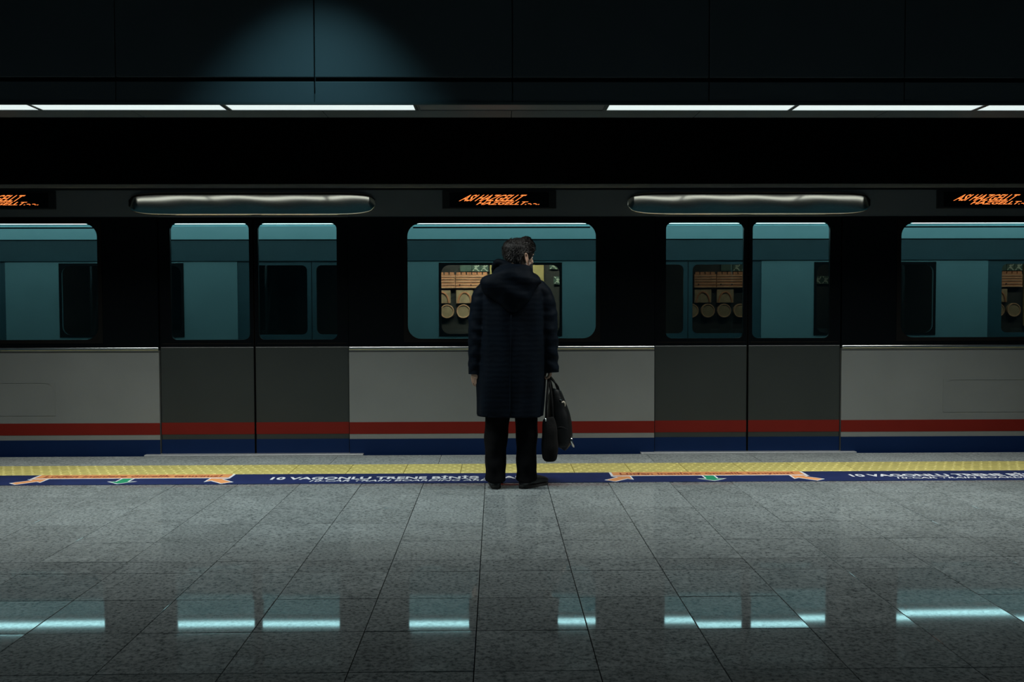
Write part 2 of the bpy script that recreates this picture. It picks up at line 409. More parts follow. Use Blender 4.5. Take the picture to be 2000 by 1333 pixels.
# strip lamps along the bulkhead's underside
def light_fixture(on):
    t = empty('ceiling_light')
    fr = MB(); x0, x1, y0, y1 = 0, 1.222, 6.416, 6.650
    fr.box(x0, x1, y0, y0 + .014, ZS - .004, ZS + .05).box(x0, x1, y1 - .014, y1, ZS - .004, ZS + .05)
    fr.box(x0, x0 + .014, y0, y1, ZS - .004, ZS + .05).box(x1 - .014, x1, y0, y1, ZS - .004, ZS + .05)
    fr.box(x0, x1, y0, y1, ZS + .05, ZS + .06); fr.build('frame', 'lampframe', t)
    MB().bbox(x0 + .012, x1 - .012, y0 + .012, y1 - .012, ZS, ZS + .012, .003).build('diffuser', 'lampon' if on else 'lampoff', t)
    return t
LL = ['lit white strip lamp at the far left end of the row, cut by the frame', 'lit white strip lamp, second visible from the left in the row',
      'lit white strip lamp just left of the one dark lamp', 'unlit dark strip lamp in the row above the standing person',
      'lit white strip lamp just right of the one dark lamp', 'lit white strip lamp, second to the right of the dark one',
      'lit white strip lamp at the far right end of the row, cut by the frame']
protoL, protoD = light_fixture(True), light_fixture(False)
for i, x in enumerate((-4.175, -2.96, -1.732, -.505, .715, 1.935, 3.16)):
    o = protoD if i == 3 else (protoL if i == 0 else copy_tree(protoL))
    o.location = (x, 0, 0)
    if i != 3:                                      # the lamp's own light, thrown down by its louvred diffuser
        lamp('AREA', 'strip_lamp_light', (x + .611, 6.533, ZS - .003), (x + .611, 6.533, 0), LAMP_WATTS, (.965, 1, .965), shape='RECTANGLE', size=1.19, size_y=.20, spread=R(128))
    tag(o, LL[i], 'light', 'strip lamps along the bulkhead')

# ------------------------------------------------------------------ floor strip with lettering
strip = empty('floor_marking', (0, 0, 0), label='long dark blue vinyl strip with white boarding text and orange bars along the platform edge', cat='floor sign')
MB().box(-9, 9, 7.095, 7.497, -.0005, .0016).build('blue_strip', 'strip', strip)
def flat(mesh_or_mb, name, m, z, loc=None):
    o = mesh_or_mb.build(name, m, strip) if isinstance(mesh_or_mb, MB) else link(name, mesh_or_mb, strip)
    o.location = (loc[0], loc[1], z) if loc else (0, 0, z); return o
t1 = text_mesh('turkish_text', '10 VAGONLU TRENE BİNİŞ ALANI', 'white', 1.90, .096, 0, bold=.03)
t2 = text_mesh('english_text', '10-CAR TRAIN BOARDING AREA', 'white', 1.33, .060, .25, bold=.015)
t3 = text_mesh('courtesy_text', 'Lütfen inenlere öncelik tanıyınız!', 'redprint', 1.30, .078, 0, bold=.022)
def arrow(ox, oy, ang, L, ws, wh, hl):
    pts = [(-ws / 2, -L), (ws / 2, -L), (ws / 2, -hl), (wh / 2, -hl), (0, 0), (-wh / 2, -hl), (-ws / 2, -hl)]
    c, s = math.cos(ang), math.sin(ang); return [(ox + c * x - s * y, oy + s * x + c * y) for x, y in pts]
def grow(poly, d):
    cx = sum(p[0] for p in poly) / len(poly); cy = sum(p[1] for p in poly) / len(poly); n = len(poly); out = []
    for i in range(n):
        a, b_, c = Vector(poly[i - 1]), Vector(poly[i]), Vector(poly[(i + 1) % n])
        n1 = Vector(((b_ - a).y, -(b_ - a).x)).normalized(); n2 = Vector(((c - b_).y, -(c - b_).x)).normalized()
        k = n1 + n2; k = k / max(.35, k.length_squared / 2); out.append((b_.x + k.x * d, b_.y + k.y * d))
    return out
PER = 4.25
for k in (-2, -1, 0, 1):
    x0 = .862 + PER * k; x1 = x0 + 1.42
    flat(MB().box(x0 - .018, x1 + .018, 7.335, 7.497, 0, .0008), 'white_border', 'white', .0014)
    flat(MB().box(x0, x1, 7.352, 7.497, 0, .0008), 'orange_bar', 'orange', .0020)
    flat(t3, 'courtesy_text', 'redprint', .0032, (x0 + .055, 7.385))
    xc = (x0 + x1) / 2 - .012
    for nm, col, poly in (('green_arrow', 'green', arrow(xc, 7.125, PI, .20, .075, .17, .075)),
                          ('orange_arrow', 'orange', arrow(x0 + .115, 7.315, R(-42), .235, .075, .16, .085)),
                          ('orange_arrow', 'orange', arrow(x1 - .115, 7.315, R(42), .235, .075, .16, .085))):
        flat(MB().prism(grow(poly, .012), 0, .0008), 'arrow_outline', 'white', .0026)
        flat(MB().prism(poly, 0, .0008), nm, col, .0031)
for k in (-1, 0, 1):
    flat(t1, 'turkish_text', 'white', .0022, (-1.645 + PER * k, 7.262))
    flat(t2, 'english_text', 'white', .0022, (-1.345 + PER * k, 7.172))

# ------------------------------------------------------------------ the train
YT, PB, X0 = 8.50, 4.19, .05
train = empty('metro_train', (0, YT, -.9), label='silver metro train with red and blue stripes standing at the platform', cat='train')
TZ = Matrix.Translation((0, -YT, .9))
def tp(mb, name, m, parent=None, smooth=False, label=None, fix=False, kind=None):
    if parent is None:
        o = mb.build(name, m, train, smooth, label, fix=fix, kind=kind); o.location = (0, -YT, .9)
    else:
        o = mb.build(name, m, parent, smooth, label, fix=fix)
    return o
ZW0, ZW1, ZB0, ZB1 = .973, 1.955, .912, 2.006     # glass and band heights
XL, XR = X0 - 1.5 * PB, X0 + 2.0 * PB
XL = -6.9; XR = 7.1
DH = .80                                           # half width of a door pair
KB = (-1, 0, 1)
def stripes(o, x0, x1, y):
    tp(MB().box(x0, x1, y - .003, y + .003, .170, .270), 'red_stripe', 'red', o)
    tp(MB().box(x0, x1, y - .003, y + .003, -.10, .127), 'blue_stripe', 'blue', o)
def body_bay(xa, xb, win):
    o = tp(MB().box(xa, xb, YT, YT + .06, -.55, .885), 'body_panel', 'bodygrey')
    tp(MB().bbox(xa, xb, YT - .012, YT + .05, .886, .911, .005), 'waist_rail', 'steel', o)
    tp(MB().box(xa, xb, YT - .0015, YT + .0005, .868, .874), 'waist_groove', 'rubber', o)
    stripes(o, xa, xb, YT)
    mb = MB()
    if win:
        c, hw = win
        mb.plate(xa, xb, ZB0, ZB1, (c - hw, c + hw, ZW0, ZW1), YT, YT + .05, rad=.11)
        wb_ = tp(mb, 'window_band', 'black')
        fr = MB(); fr.plate(c - hw - .03, c + hw + .03, ZW0 - .028, ZW1 + .028, (c - hw + .004, c + hw - .004, ZW0 + .004, ZW1 - .004), YT - .006, YT + .01, rad=.11)
        wf = tp(fr, 'window', 'rubber')
        tp(MB().prism(rrect(c - hw - .005, c + hw + .005, ZW0 - .005, ZW1 + .005, .11, 6), YT + .018, YT + .024, 'y'), 'pane', 'tglass', wf)
        tp(MB().box(c - hw + .05, c + hw - .05, YT + .03, YT + .05, ZW1 - .042, ZW1 - .032), 'vent_bar', 'rubber', wf)
    else:
        tp(mb.box(xa, xb, YT, YT + .05, ZB0, ZB1), 'window_band', 'black')
    return o
for k in KB:
    c = X0 + PB * k; xa = max(XL, c - PB / 2 + DH); xb = min(XR, c + PB / 2 - DH)
    body_bay(xa, xb, (c, .80))
    if k != 0:                                      # shallow access hatch low on the side
        hs = MB(); hs.plate(c - .42, c + .42, .335, .62, (c - .412, c + .412, .343, .612), YT - .004, YT + .001, rad=.08)
        tp(hs, 'access_hatch', 'bodygrey')
xe = X0 + PB * 1.5 + DH
for xa, xb in ((xe, xe + .5), (X0 - PB * 1.5 - DH - .5, X0 - PB * 1.5 - DH)): body_bay(xa, xb, None)
XL, XR = X0 - PB * 1.5 - DH - .5, xe + .5
YD = YT + .022
for k in (-2, -1, 0, 1):                            # sliding doors
    c = X0 + PB * (k + .5)
    for s in (-1, 1):
        a, b_ = sorted((c + s * .004, c + s * (DH - .006))); g0, g1 = sorted((c + s * .038, c + s * .70))
        d = tp(MB().bbox(a, b_, YD, YD + .035, -.02, ZB0, .006), 'door', 'doorgrey')
        tp(MB().plate(a, b_, ZB0, ZB1 - .004, (g0, g1, ZW0, ZW1), YD, YD + .035, rad=.05), 'upper_frame', 'black', d)
        tp(MB().prism(rrect(g0 - .004, g1 + .004, ZW0 - .004, ZW1 + .004, .05, 6), YD + .014, YD + .020, 'y'), 'pane', 'tglass', d)
        stripes(d, a + .002, b_ - .002, YD)
        tp(MB().box(c + s * .002 - .006, c + s * .002 + .006, YD - .004, YD + .03, -.01, ZB1 - .01), 'rubber_edge', 'rubber', d)
        tp(MB().bbox(a + .02, b_ - .02, YD - .004, YD + .006, ZW0 - .040, ZW0 - .028, .002), 'sill_bar', 'rubber', d)
    for s in (-1, 1): tp(MB().box(c + s * DH - .02, c + s * DH + .02, YT + .0585, YT + .0695, -.02, 2.1), 'door_jamb', 'rubber')
    tp(MB().box(c - DH - .02, c + DH + .02, YT + .0575, YT + .0585, 1.965, 2.165), 'door_lintel', 'rubber')
    tp(MB().bbox(c - DH - .12, c + DH + .12, YT - .055, YT + .05, -.034, .006, .004), 'door_sill', 'sill')
    # polished fairing over the door: convex, a little wavy, rounded ends
    hd = MB(); n, m = 64, 40; hw = 1.03; grid = []
    for i in range(n + 1):
        u = i / n * 2 - 1; x = c + u * hw; e = max(0., 1 - abs(u) ** 10) ** .5 if abs(u) < 1 else 0
        for j in range(m + 1):
            v_ = j / m; zc = 2.015 + .20 * v_; zz = 2.125 + (zc - 2.125) * (.30 + .70 * e)
            zr = zz - 2.165
            bul = (.034 * (1 - abs(2 * v_ - 1) ** 24) * (.2 + .8 * e)) - .0455 * zr - zr * zr / 18.0
            bul += .0003 * math.sin(x * 6 + 1.2 + zr * 6) * e + .00012 * math.sin(x * 13 + v_ * 4) * e
            grid.append((x, YT + .004 - bul, zz))
    fc = [(i * (m + 1) + j, (i + 1) * (m + 1) + j, (i + 1) * (m + 1) + j + 1, i * (m + 1) + j + 1) for i in range(n) for j in range(m)]
    tp(hd.add(grid, fc), 'door_header', 'header', smooth=True)
tp(MB().box(XL, XR, YT + .002, YT + .05, ZB1 + .001, 2.230), 'cantrail', 'cant')
tp(MB().box(XL, XR, YT + .03, YT + .06, 2.231, 2.248), 'roof_gap', 'rubber')
tp(MB().bbox(XL, XR, YT - .004, YT + .06, 2.249, 2.283, .006), 'gutter', 'gutter')
rf = MB(); pr = [(YT + .02, 2.283), (YT + .12, 2.296), (YT + .45, 2.325), (YT + 1.37, 2.36), (YT + 2.29, 2.33), (YT + 2.62, 2.30), (YT + 2.74, 2.25), (YT + 2.74, 2.20), (YT + .02, 2.20)]
pts = [(XL, p[0], p[1]) for p in pr] + [(XR, p[0], p[1]) for p in pr]; n = len(pr)
tp(rf.add(pts, [tuple(range(n)), tuple(range(2 * n - 1, n - 1, -1))] + [(i, n + i, n + (i + 1) % n, (i + 1) % n) for i in range(n)]), 'roof', 'roof', fix=True)
# destination displays
lt1 = text_mesh('led_text', 'ASI HAZGELLT', 'led', .50, .052, 1.45, bold=.014)
lt2 = text_mesh('led_text', 'HAZGELLT.-.-..', 'led', .53, .026, 1.45, bold=.018)
for k in KB:
    c = X0 + PB * k
    d = tp(MB().bbox(c - .50, c + .46, YT - .008, YT + .02, 2.070, 2.226, .006), 'led_display', 'ledbox')
    tp(MB().box(c - .44, c + .40, YT - .0095, YT - .007, 2.085, 2.212), 'display_glass', 'black', d)
    for me, x, z in ((lt1, c - .36, 2.137), (lt2, c - .215, 2.106)):
        o = link('led_text', me, d); o.location = (x, YT - .0115, z); o.rotation_euler = (PI / 2, 0, 0)
# interior
YI0, YI1, ZC = YT + .07, YT + 2.68, 2.115
tp(MB().box(XL, XR, YT + .02, YI1 + .06, -.06, -.021), 'car_floor', 'infloor')
tp(MB().box(XL, XR, YI0, YI1, ZC + .012, ZC + .05), 'car_ceiling', 'inceil')
for y in (YT + .33, YT + 2.05):
    tp(MB().bbox(XL, XR, y - .055, y + .055, ZC - .006, ZC + .012, .004), 'light_strip', 'inlight')
ad = MB(); ad.add([(XL, YI1 - .28, 2.112), (XR, YI1 - .28, 2.112), (XR, YI1 - .01, 1.985), (XL, YI1 - .01, 1.985)], [(0, 1, 2, 3)])
ad.add([(XL, YI1 - .28, 2.122), (XR, YI1 - .28, 2.122), (XR, YI1, 1.99), (XL, YI1, 1.99)], [(3, 2, 1, 0)])
tp(ad, 'advert_panel', 'inad')
tp(MB().bbox(XL, XR, YI1 - .02, YI1 + .05, 1.745, 1.985, .004), 'coving', 'incove')
tp(MB().bbox(XL, XR, YI1 - .035, YI1 - .02, 1.975, 1.984, .002), 'advert_rail', 'rubber')
FW = .66
for k in KB:                                        # far side between its doors
    c = X0 + PB * k
    a, b_ = c - PB / 2 + DH + .02, c + PB / 2 - DH - .02
    o = tp(MB().plate(a, b_, .0, 1.744, (c - FW, c + FW, .93, 1.70), YI1, YI1 + .05, rad=.09), 'wall_panel', 'inwall')
    tp(MB().plate(c - FW - .025, c + FW + .025, .905, 1.725, (c - FW + .003, c + FW - .003, .933, 1.697), YI1 - .008, YI1 + .004, rad=.09), 'window_frame', 'rubber', o)
    tp(MB().prism(rrect(c - FW - .004, c + FW + .004, .926, 1.704, .09, 6), YI1 + .02, YI1 + .026, 'y'), 'pane', 'fglass', o)
    for s in range(3):                              # seats under both windows
        for yy, sg in ((YI1 - .03, -1), (YI0 + .03, 1)):
            x = c - .48 + .48 * s; st = MB()
            ya, yb = sorted((yy, yy + sg * .42)); yc, yd_ = sorted((yy, yy + sg * .07))
            st.bbox(x - .225, x + .225, ya, yb, .38, .44, .015); st.bbox(x - .225, x + .225, yc, yd_, .44, .86, .02)
            tp(st, 'seat', 'seat')
    for s in (-1, 1):                               # screens and posts beside the doors
        xs = c + s * (PB / 2 - DH - .16)
        sc = MB(); poly = [(YI0 + .01, .10), (YI0 + .62, .10), (YI0 + .62, .80), (YI0 + .36, 1.60), (YI0 + .28, 1.74), (YI0 + .01, 1.74)]
        v = [(xs - .012, p[0], p[1]) for p in poly] + [(xs + .012, p[0], p[1]) for p in poly]; n = len(poly)
        tp(sc.add(v, [tuple(range(n)), tuple(range(2 * n - 1, n - 1, -1))] + [(i, n + i, n + (i + 1) % n, (i + 1) % n) for i in range(n)]), 'draught_screen', 'screen', fix=True)
        ps = MB(); ps.tube([(xs, YI0 + .66, -.02), (xs, YI0 + .66, 1.6), (xs, YI0 + .60, 1.95), (xs, YI0 + .60, ZC)], [.016] * 4, n=10, sub=3); tp(ps, 'pole', 'steel', smooth=True)
for k in (-2, -1, 0, 1):                            # far doors
    c = X0 + PB * (k + .5)
    for s in (-1, 1):
        a, b_ = sorted((c + s * .004, c + s * (DH + .02))); g0, g1 = sorted((c + s * .05, c + s * .66))
        o = tp(MB().plate(a, b_, -.02, 1.744, (g0, g1, .93, 1.70), YI1 + .01, YI1 + .05, rad=.06), 'far_door', 'incove')
        tp(MB().prism(rrect(g0 - .004, g1 + .004, .926, 1.704, .06, 6), YI1 + .025, YI1 + .031, 'y'), 'pane', 'fglass', o)
tp(MB().box(XL, XR, YI1 + .055, YI1 + .075, -.6, .90).box(XL, XR, YI1 + .055, YI1 + .075, 1.76, 2.21), 'far_side_skin', 'bodygrey')
for x in (XL, XR - .04): tp(MB().box(x, x + .04, YI0, YI1, -.02, 2.2), 'end_wall', 'incove')

# ------------------------------------------------------------------ tile murals on the far tunnel wall
SM = 1960 / 13.0
mx = lambda x: (x - 969) / SM
mz = lambda y: H + (590 - y) / SM
def leaf_mesh(w_):
    mb = MB()
    def leaf(cx, cz, L, wd, a, bend):
        n = 5; pts = []
        for i in range(n + 1):
            t = i / n; pts.append((t * L, wd * math.sin(PI * t) + bend * t * t))
        for i in range(n - 1, 0, -1):
            t = i / n; pts.append((t * L, -wd * math.sin(PI * t) * .5 + bend * t * t))
        c_, s_ = math.cos(a), math.sin(a)
        mb.prism([(cx + c_ * x - s_ * y, cz + s_ * x + c_ * y) for x, y in pts], -.012, -.002, 'y')
    for a, L in ((20, .85), (110, .5), (200, .6), (290, .8), (65, .6), (245, .5)): leaf(w_ / 2, w_ / 2, w_ * .55 * L, w_ * .10, R(a), w_ * .12)
    for px, pz, a in ((.05, .05, 30), (.95, .05, 150), (.95, .95, 215), (.05, .95, -40)): leaf(px * w_, pz * w_, w_ * .32, w_ * .08, R(a), w_ * .05)
    return mb.mesh('leaf_relief', 'muralleaf')
TW = 16.3 / SM
lfm = leaf_mesh(TW); tbm = MB().bbox(.002, TW - .002, -.004, .02, .002, TW - .002, .002).mesh('floral_tile', 'muraldark')
def mural(cx, label):
    t = empty('tile_mural', (cx, 13.075, 0), label=label, cat='mural', group='tile murals on the far wall')
    x_ = lambda p: mx(p); bld = lambda mb, n_, m_, par=t: mb.build(n_, m_, par)
    spots = [(906 + 16.3 * i, 497.5) for i in range(10)] + [(922 + 16.3 * i, 514 + 16.3 * j) for i in range(2) for j in range(2)] + [(1074, 510), (1082, 556), (1098, 556), (1074, 526)]
    for px, py in spots:
        o = link('floral_tile', tbm, t, loc=(x_(px), 0, mz(py))); link('leaf_relief', lfm, o)
    bld(MB().bbox(x_(899), x_(921), -.01, .02, mz(530), mz(505), .003), 'green_panel', 'muraldark')
    bld(MB().bbox(x_(957), x_(1063), -.012, .02, mz(640), mz(499), .004), 'ochre_panel', 'ochre')
    for i, (a, b_) in enumerate(((846, 889), (890, 953))):          # crenellated wall relief
        cw = MB(); cw.box(x_(a), x_(b_), -.02, .02, mz(562), mz(536)); n = int((b_ - a) / 10.4)
        for j in range(n): cw.box(x_(a + 10.4 * j + 1.6), x_(a + 10.4 * j + 9.6), -.02, .02, mz(536), mz(531.5))
        o = bld(cw, 'castle_relief', 'castle')
        st = MB()
        for y in (539.5, 544.5, 549.5, 555.5): st.bbox(x_(a + .4), x_(b_ - .4), -.028, -.018, mz(y + 1.2), mz(y - .8), .003)
        st.bbox(x_(a), x_(b_), -.035, -.018, mz(562.5), mz(559.8), .003); st.build('ledge', 'castlelt', o)
        ho = MB()
        for j in range(int((b_ - a) / 22)): ho.prism([(x_(a + 8 + 22 * j + 1.4 * math.cos(q_)), mz(556.3 + 1.6 * math.sin(q_))) for q_ in [2 * PI * i_ / 10 for i_ in range(10)]], -.031, -.018, 'y')
        ho.build('loophole', 'recess', o)
        o2 = bld(MB().bbox(x_(a + 1), x_(a + 34), -.012, .02, mz(592), mz(566), .003), 'terracotta_panel', 'medal')
        arc = MB(); arc.tube([(x_(a + 17.5) + 13 / SM * math.cos(q_), -.014, mz(592) + 21 / SM * math.sin(q_)) for q_ in [PI * i_ / 10 for i_ in range(11)]], [.012] * 11, n=6, sub=1); arc.build('arch_rib', 'castle', o2)
    for px in (841, 873, 905, 937):
        o = bld(MB().prism([(x_(px) + .092 * math.cos(2 * PI * i_ / 28), mz(608) + .092 * math.sin(2 * PI * i_ / 28)) for i_ in range(28)], -.02, .02, 'y'), 'medallion', 'medal')
        rg = MB(); rg.tube([(x_(px) + .083 * math.cos(2 * PI * i_ / 28), -.022, mz(608) + .083 * math.sin(2 * PI * i_ / 28)) for i_ in range(29)], [.008] * 29, n=6, sub=1, cap=False); rg.build('rim', 'castlelt', o)
    return t
m0 = mural(0.0, 'terracotta castle and leaf tile relief seen through the middle train window')
for dx, lab in ((7.0, 'castle and leaf tile relief behind the train window at the right edge'), (-7.0, 'castle and leaf tile relief behind the train window at the left edge'), (3.4, 'castle and leaf tile relief behind the right hand train doors')):
    o = copy_tree(m0); o.location.x = dx; tag(o, lab)

# ------------------------------------------------------------------ the person, seen from behind, head turned right
PX, PY = .110, 6.95
person = empty('person', (PX, PY, 0), label='person in navy hooded coat seen from behind, head turned right, holding bags', cat='person')
def pp(me_or_mb, name, m=None, parent=None, smooth=True):
    if isinstance(me_or_mb, MB): return me_or_mb.build(name, m, parent or person, smooth, fix=True)
    return link(name, me_or_mb, parent or person)
HX, HY, HZ, PHI = .050, .015, 1.478, R(50)          # chin height, head turned 50 degrees to the right
HM = Matrix.Translation((HX, HY, HZ)) @ Matrix.Rotation(-PHI, 4, 'Z') @ Matrix.Rotation(R(-3), 4, 'X')
HS = [(0, .022, .086, .045), (.012, .038, .093, .015), (.03, .050, .092, -.03), (.06, .062, .090, -.062), (.09, .068, .091, -.085), (.12, .073, .093, -.098),
      (.15, .076, .094, -.103), (.18, .074, .088, -.100), (.205, .064, .072, -.085), (.225, .044, .045, -.058), (.235, .015, .012, -.02)]
def hsec(z):
    for i in range(len(HS) - 1):
        if z <= HS[i + 1][0]:
            t = max(0, (z - HS[i][0]) / (HS[i + 1][0] - HS[i][0])); return [HS[i][j] + (HS[i + 1][j] - HS[i][j]) * t for j in (1, 2, 3)]
    return HS[-1][1:]
def hpt(z, a, off=0):
    """head surface: a = 0 at the face, turning towards the right ear"""
    w_, yf, yb = hsec(z); cy = (yf + yb) / 2; ry = (yf - yb) / 2
    s, c = math.sin(a), math.cos(a); pw = 2 / 2.25
    n = Vector((s * ry, c * w_, 0)); n = n.normalized() if n.length else Vector((0, 1, 0))
    return Vector((w_ * math.copysign(abs(s) ** pw, s), cy + ry * math.copysign(abs(c) ** pw, c), z)) + n * off
def xf(mb, Mx): mb.v = [tuple(Mx @ Vector(p)) for p in mb.v]; return mb

hd = MB(); N = 28
rz = [0, .006, .012, .02, .03, .045, .06, .075, .09, .105, .12, .135, .15, .165, .18, .193, .205, .216, .225, .231, .235]
hd.add([hpt(z, 2 * PI * k / N) for z in rz for k in range(N)],
       [(i * N + k, (i + 1) * N + k, (i + 1) * N + (k + 1) % N, i * N + (k + 1) % N) for i in range(len(rz) - 1) for k in range(N)] + [tuple(range(N)), tuple((len(rz) - 1) * N + k for k in range(N - 1, -1, -1))])
hd.tube([(0, .086, .135), (0, .098, .118), (0, .112, .098), (0, .106, .086), (0, .09, .082)], [.008, .010, .013, .013, .008], n=10, sub=3)     # nose
for s in (-1, 1):
    hd.ball((s * .011, .098, .089), (.009, .010, .008), 10)
    hd.tube([(s * .012, .092, .139), (s * .034, .088, .144), (s * .056, .070, .138)], [.008, .009, .006], n=8, sub=3)                        # brow
    hd.tube([(s * .050, .060, .105), (s * .062, .035, .10), (s * .068, .0, .095)], [.014, .013, .010], n=8, sub=3)                          # cheekbone
    e = [(s * .074, .012, .088), (s * .078, .006, .100), (s * .086, -.006, .122), (s * .092, -.022, .138), (s * .096, -.036, .134), (s * .095, -.038, .118), (s * .088, -.026, .098), (s * .080, -.010, .080), (s * .074, .004, .076)]
    hd.tube(e, [.005, .006, .006, .006, .006, .006, .006, .008, .006], n=8, sub=3)                                                         # ear rim
    hd.ball((s * .080, -.012, .108), (.008, .020, .028), 10)
hd.tube([(0, .090, .052), (.022, .084, .053), (.030, .078, .053)], [.007, .006, .003], n=8, sub=2); hd.tube([(0, .090, .052), (-.022, .084, .053), (-.030, .078, .053)], [.007, .006, .003], n=8, sub=2)
xf(hd, HM)
body = MB(); body.add(hd.v, hd.f)
body.tube([(.0, -.01, 1.36), (.008, -.012, 1.44), (.022, -.006, 1.52), (.034, .002, 1.57)], [(.072, .068), (.062, .062), (.058, .062), (.055, .06)], ref=(0, 1, 0), n=18)
body.tube([(0, 0, .84), (0, 0, .95), (0, 0, 1.10), (0, 0, 1.28), (0, -.005, 1.37), (0, -.01, 1.43)], [(.15, .10), (.155, .11), (.14, .10), (.165, .11), (.15, .09), (.06, .06)], n=22)
LH, RH = Vector((-.238, .025, .795)), Vector((.262, .03, .80))
for sh, el, wr in (((-.165, -.005, 1.365), (-.236, -.01, 1.085), (-.252, -.008, .865)), ((.175, -.005, 1.365), (.250, -.005, 1.085), (.262, .02, .865))):
    body.tube([(sh[0] * .5, 0, 1.36), sh, ((sh[0] + el[0]) / 2, (sh[1] + el[1]) / 2, (sh[2] + el[2]) / 2), el, ((el[0] + wr[0]) / 2, (el[1] + wr[1]) / 2 , (el[2] + wr[2]) / 2), wr], [.055, .054, .046, .038, .036, .028], ref=(0, 1, 0), n=14)
for hx, an, kn, toe in ((-.085, (-.117, -.035, .07), (-.108, .01, .47), (-.117, .12, .03)), (.085, (.098, -.03, .07), (.10, .01, .47), (.165, .07, .03))):
    body.tube([(hx, 0, .90), (hx * 1.05, 0, .72), kn, (an[0], an[1] - .012, .30), an], [.085, .078, .055, .054, .036], ref=(0, 1, 0), n=16)
    body.tube([(an[0] - (toe[0] - an[0]) * .35, an[1] - (toe[1] - an[1]) * .30, .045), (an[0], an[1], .05), ((an[0] + toe[0]) / 2, (an[1] + toe[1]) / 2, .042), toe], [.028, .036, .036, .024], ref=(0, 0, 1), n=12)
# hands: palm, four bent fingers of unequal length, thumb from the side near the wrist
def hand(W, side, curl, turn=0):
    n0 = len(body.v); hand_(W, side, curl); Tm = Matrix.Translation(W) @ Matrix.Rotation(turn, 4, 'Z') @ Matrix.Translation(-Vector(W))
    for i in range(n0, len(body.v)): body.v[i] = tuple(Tm @ Vector(body.v[i]))
def hand_(W, side, curl):
    """hand hanging from wrist W, palm facing the thigh; fingers ordered front (index) to back (little)"""
    body.tube([(W[0], W[1], W[2] + .02), (W[0], W[1] + .002, W[2] - .03), (W[0] + side * .002, W[1] + .004, W[2] - .092)], [(.022, .028), (.016, .038), (.013, .042)], ref=(0, 1, 0), n=14)
    for i, (dy, L) in enumerate(((.034, .074), (.011, .082), (-.012, .076), (-.033, .060))):
        p = Vector((W[0], W[1] + .004 + dy, W[2] - .085)); d0 = curl[0]; pts = [p + Vector((0, -dy * .3, .035)), p]
        for j, fr in enumerate((.45, .32, .23)):
            a = d0 + curl[1] * j; p = p + Vector((-side * math.sin(a), dy * .04, -math.cos(a))) * (L * fr); pts.append(p)
        body.tube(pts, [.009, .0092, .0085, .0078, .0060], ref=(0, 1, 0), n=10, sub=3)
    t0 = Vector((W[0] - side * .006, W[1] + .030, W[2] - .028))
    body.tube([t0 - Vector((0, .012, -.01)), t0, t0 + Vector((-side * .012, .020, -.030)), t0 + Vector((-side * .022, .020, -.058))], [.013, .0125, .0105, .0075], ref=(0, 1, 0), n=10, sub=3)
hand((-.252, -.006, .856), -1, (R(4), R(16)), R(40))
hand((.262, .022, .862), 1, (R(40), R(72)))
pp(remesh(body, .0045, 'skin', 1), 'body')
for s in (-1, 1):
    e = MB(); e.ball((s * .032, .078, .123), .0125, 14); o = pp(xf(e, HM), 'eye', 'eye')
    e = MB(); e.ball((s * .033, .0885, .123), (.006, .003, .006), 10); pp(xf(e, HM), 'iris', 'iris', o)
# hair: shell with a swept-up front, plus locks
def hairline(a):
    d = abs((a + PI) % (2 * PI) - PI)               # 0 at the face, PI at the back
    k = [(0, .188), (.55, .178), (.85, .150), (1.15, .110), (1.35, .085), (1.55, .128), (1.9, .120), (2.15, .055), (2.5, .022), (PI, .012)]
    for i in range(len(k) - 1):
        if d <= k[i + 1][0]: return k[i][1] + (k[i + 1][1] - k[i][1]) * (d - k[i][0]) / (k[i + 1][0] - k[i][0])
    return k[-1][1]
hs = MB(); N = 72; NZ = 26; hv = []
def hoff(a, z):
    d = abs((a + PI) % (2 * PI) - PI); top = max(0, (z - .13) / .1)
    return .010 + .012 * min(1, top) + (.014 * max(0, 1 - d / 1.2)) * min(1, top) + .010 * min(1, max(0, (d - 1.5) / .6)) * min(1, z / .1)
def hpos(a, t):
    hl = hairline(a); z = hl + (.2349 - hl) * t; off = hoff(a, z) * min(1, .35 + 3 * t)
    p = hpt(z, a, off); nz = noise.noise(Vector((p.x * 38, p.y * 38, p.z * 20))) * .007 + noise.noise(Vector((p.x * 95, p.y * 95, p.z * 45))) * .0035
    d = abs((a + PI) % (2 * PI) - PI); p = p + (p - Vector((0, 0, .12))).normalized() * nz
    p.z += (.010 + .024 * max(0, 1 - d / 1.3)) * max(0, (z - .17) / .065)
    return p
for j in range(NZ + 1):
    for k in range(N): hv.append(hpos(2 * PI * k / N, (j / NZ)))
fc = [(j * N + k, j * N + (k + 1) % N, (j + 1) * N + (k + 1) % N, (j + 1) * N + k) for j in range(NZ) for k in range(N)] + [tuple(NZ * N + k for k in range(N))]
hs.add(hv, fc)
rng = random.Random(3)
for i in range(2600):
    a = rng.uniform(0, 2 * PI); t = rng.random() ** .75 * .99; p = hpos(a, t); out = (p - Vector((0, -.01, .11))).normalized()
    d = abs((a + PI) % (2 * PI) - PI); flow = Vector((.15 * math.sin(a * 3), -.55, -.85)) if d > .9 and t < .8 else Vector((.35, .75, .25))
    flow = (flow + Vector((rng.gauss(0, .28), rng.gauss(0, .28), rng.gauss(0, .28)))); flow = (flow - out * flow.dot(out)).normalized()
    L = rng.uniform(.014, .026); base = p - out * .004; mid = p + flow * L * .5 + out * .004; tip = p + flow * L + out * rng.uniform(-.002, .006)
    sd = out.cross(flow).normalized() * rng.uniform(.0012, .0024)
    hs.add([base - sd, base + sd, mid + sd * .8, mid - sd * .8, tip], [(0, 1, 2, 3), (3, 2, 4)])
pp(xf(hs, HM), 'hair', 'hair')
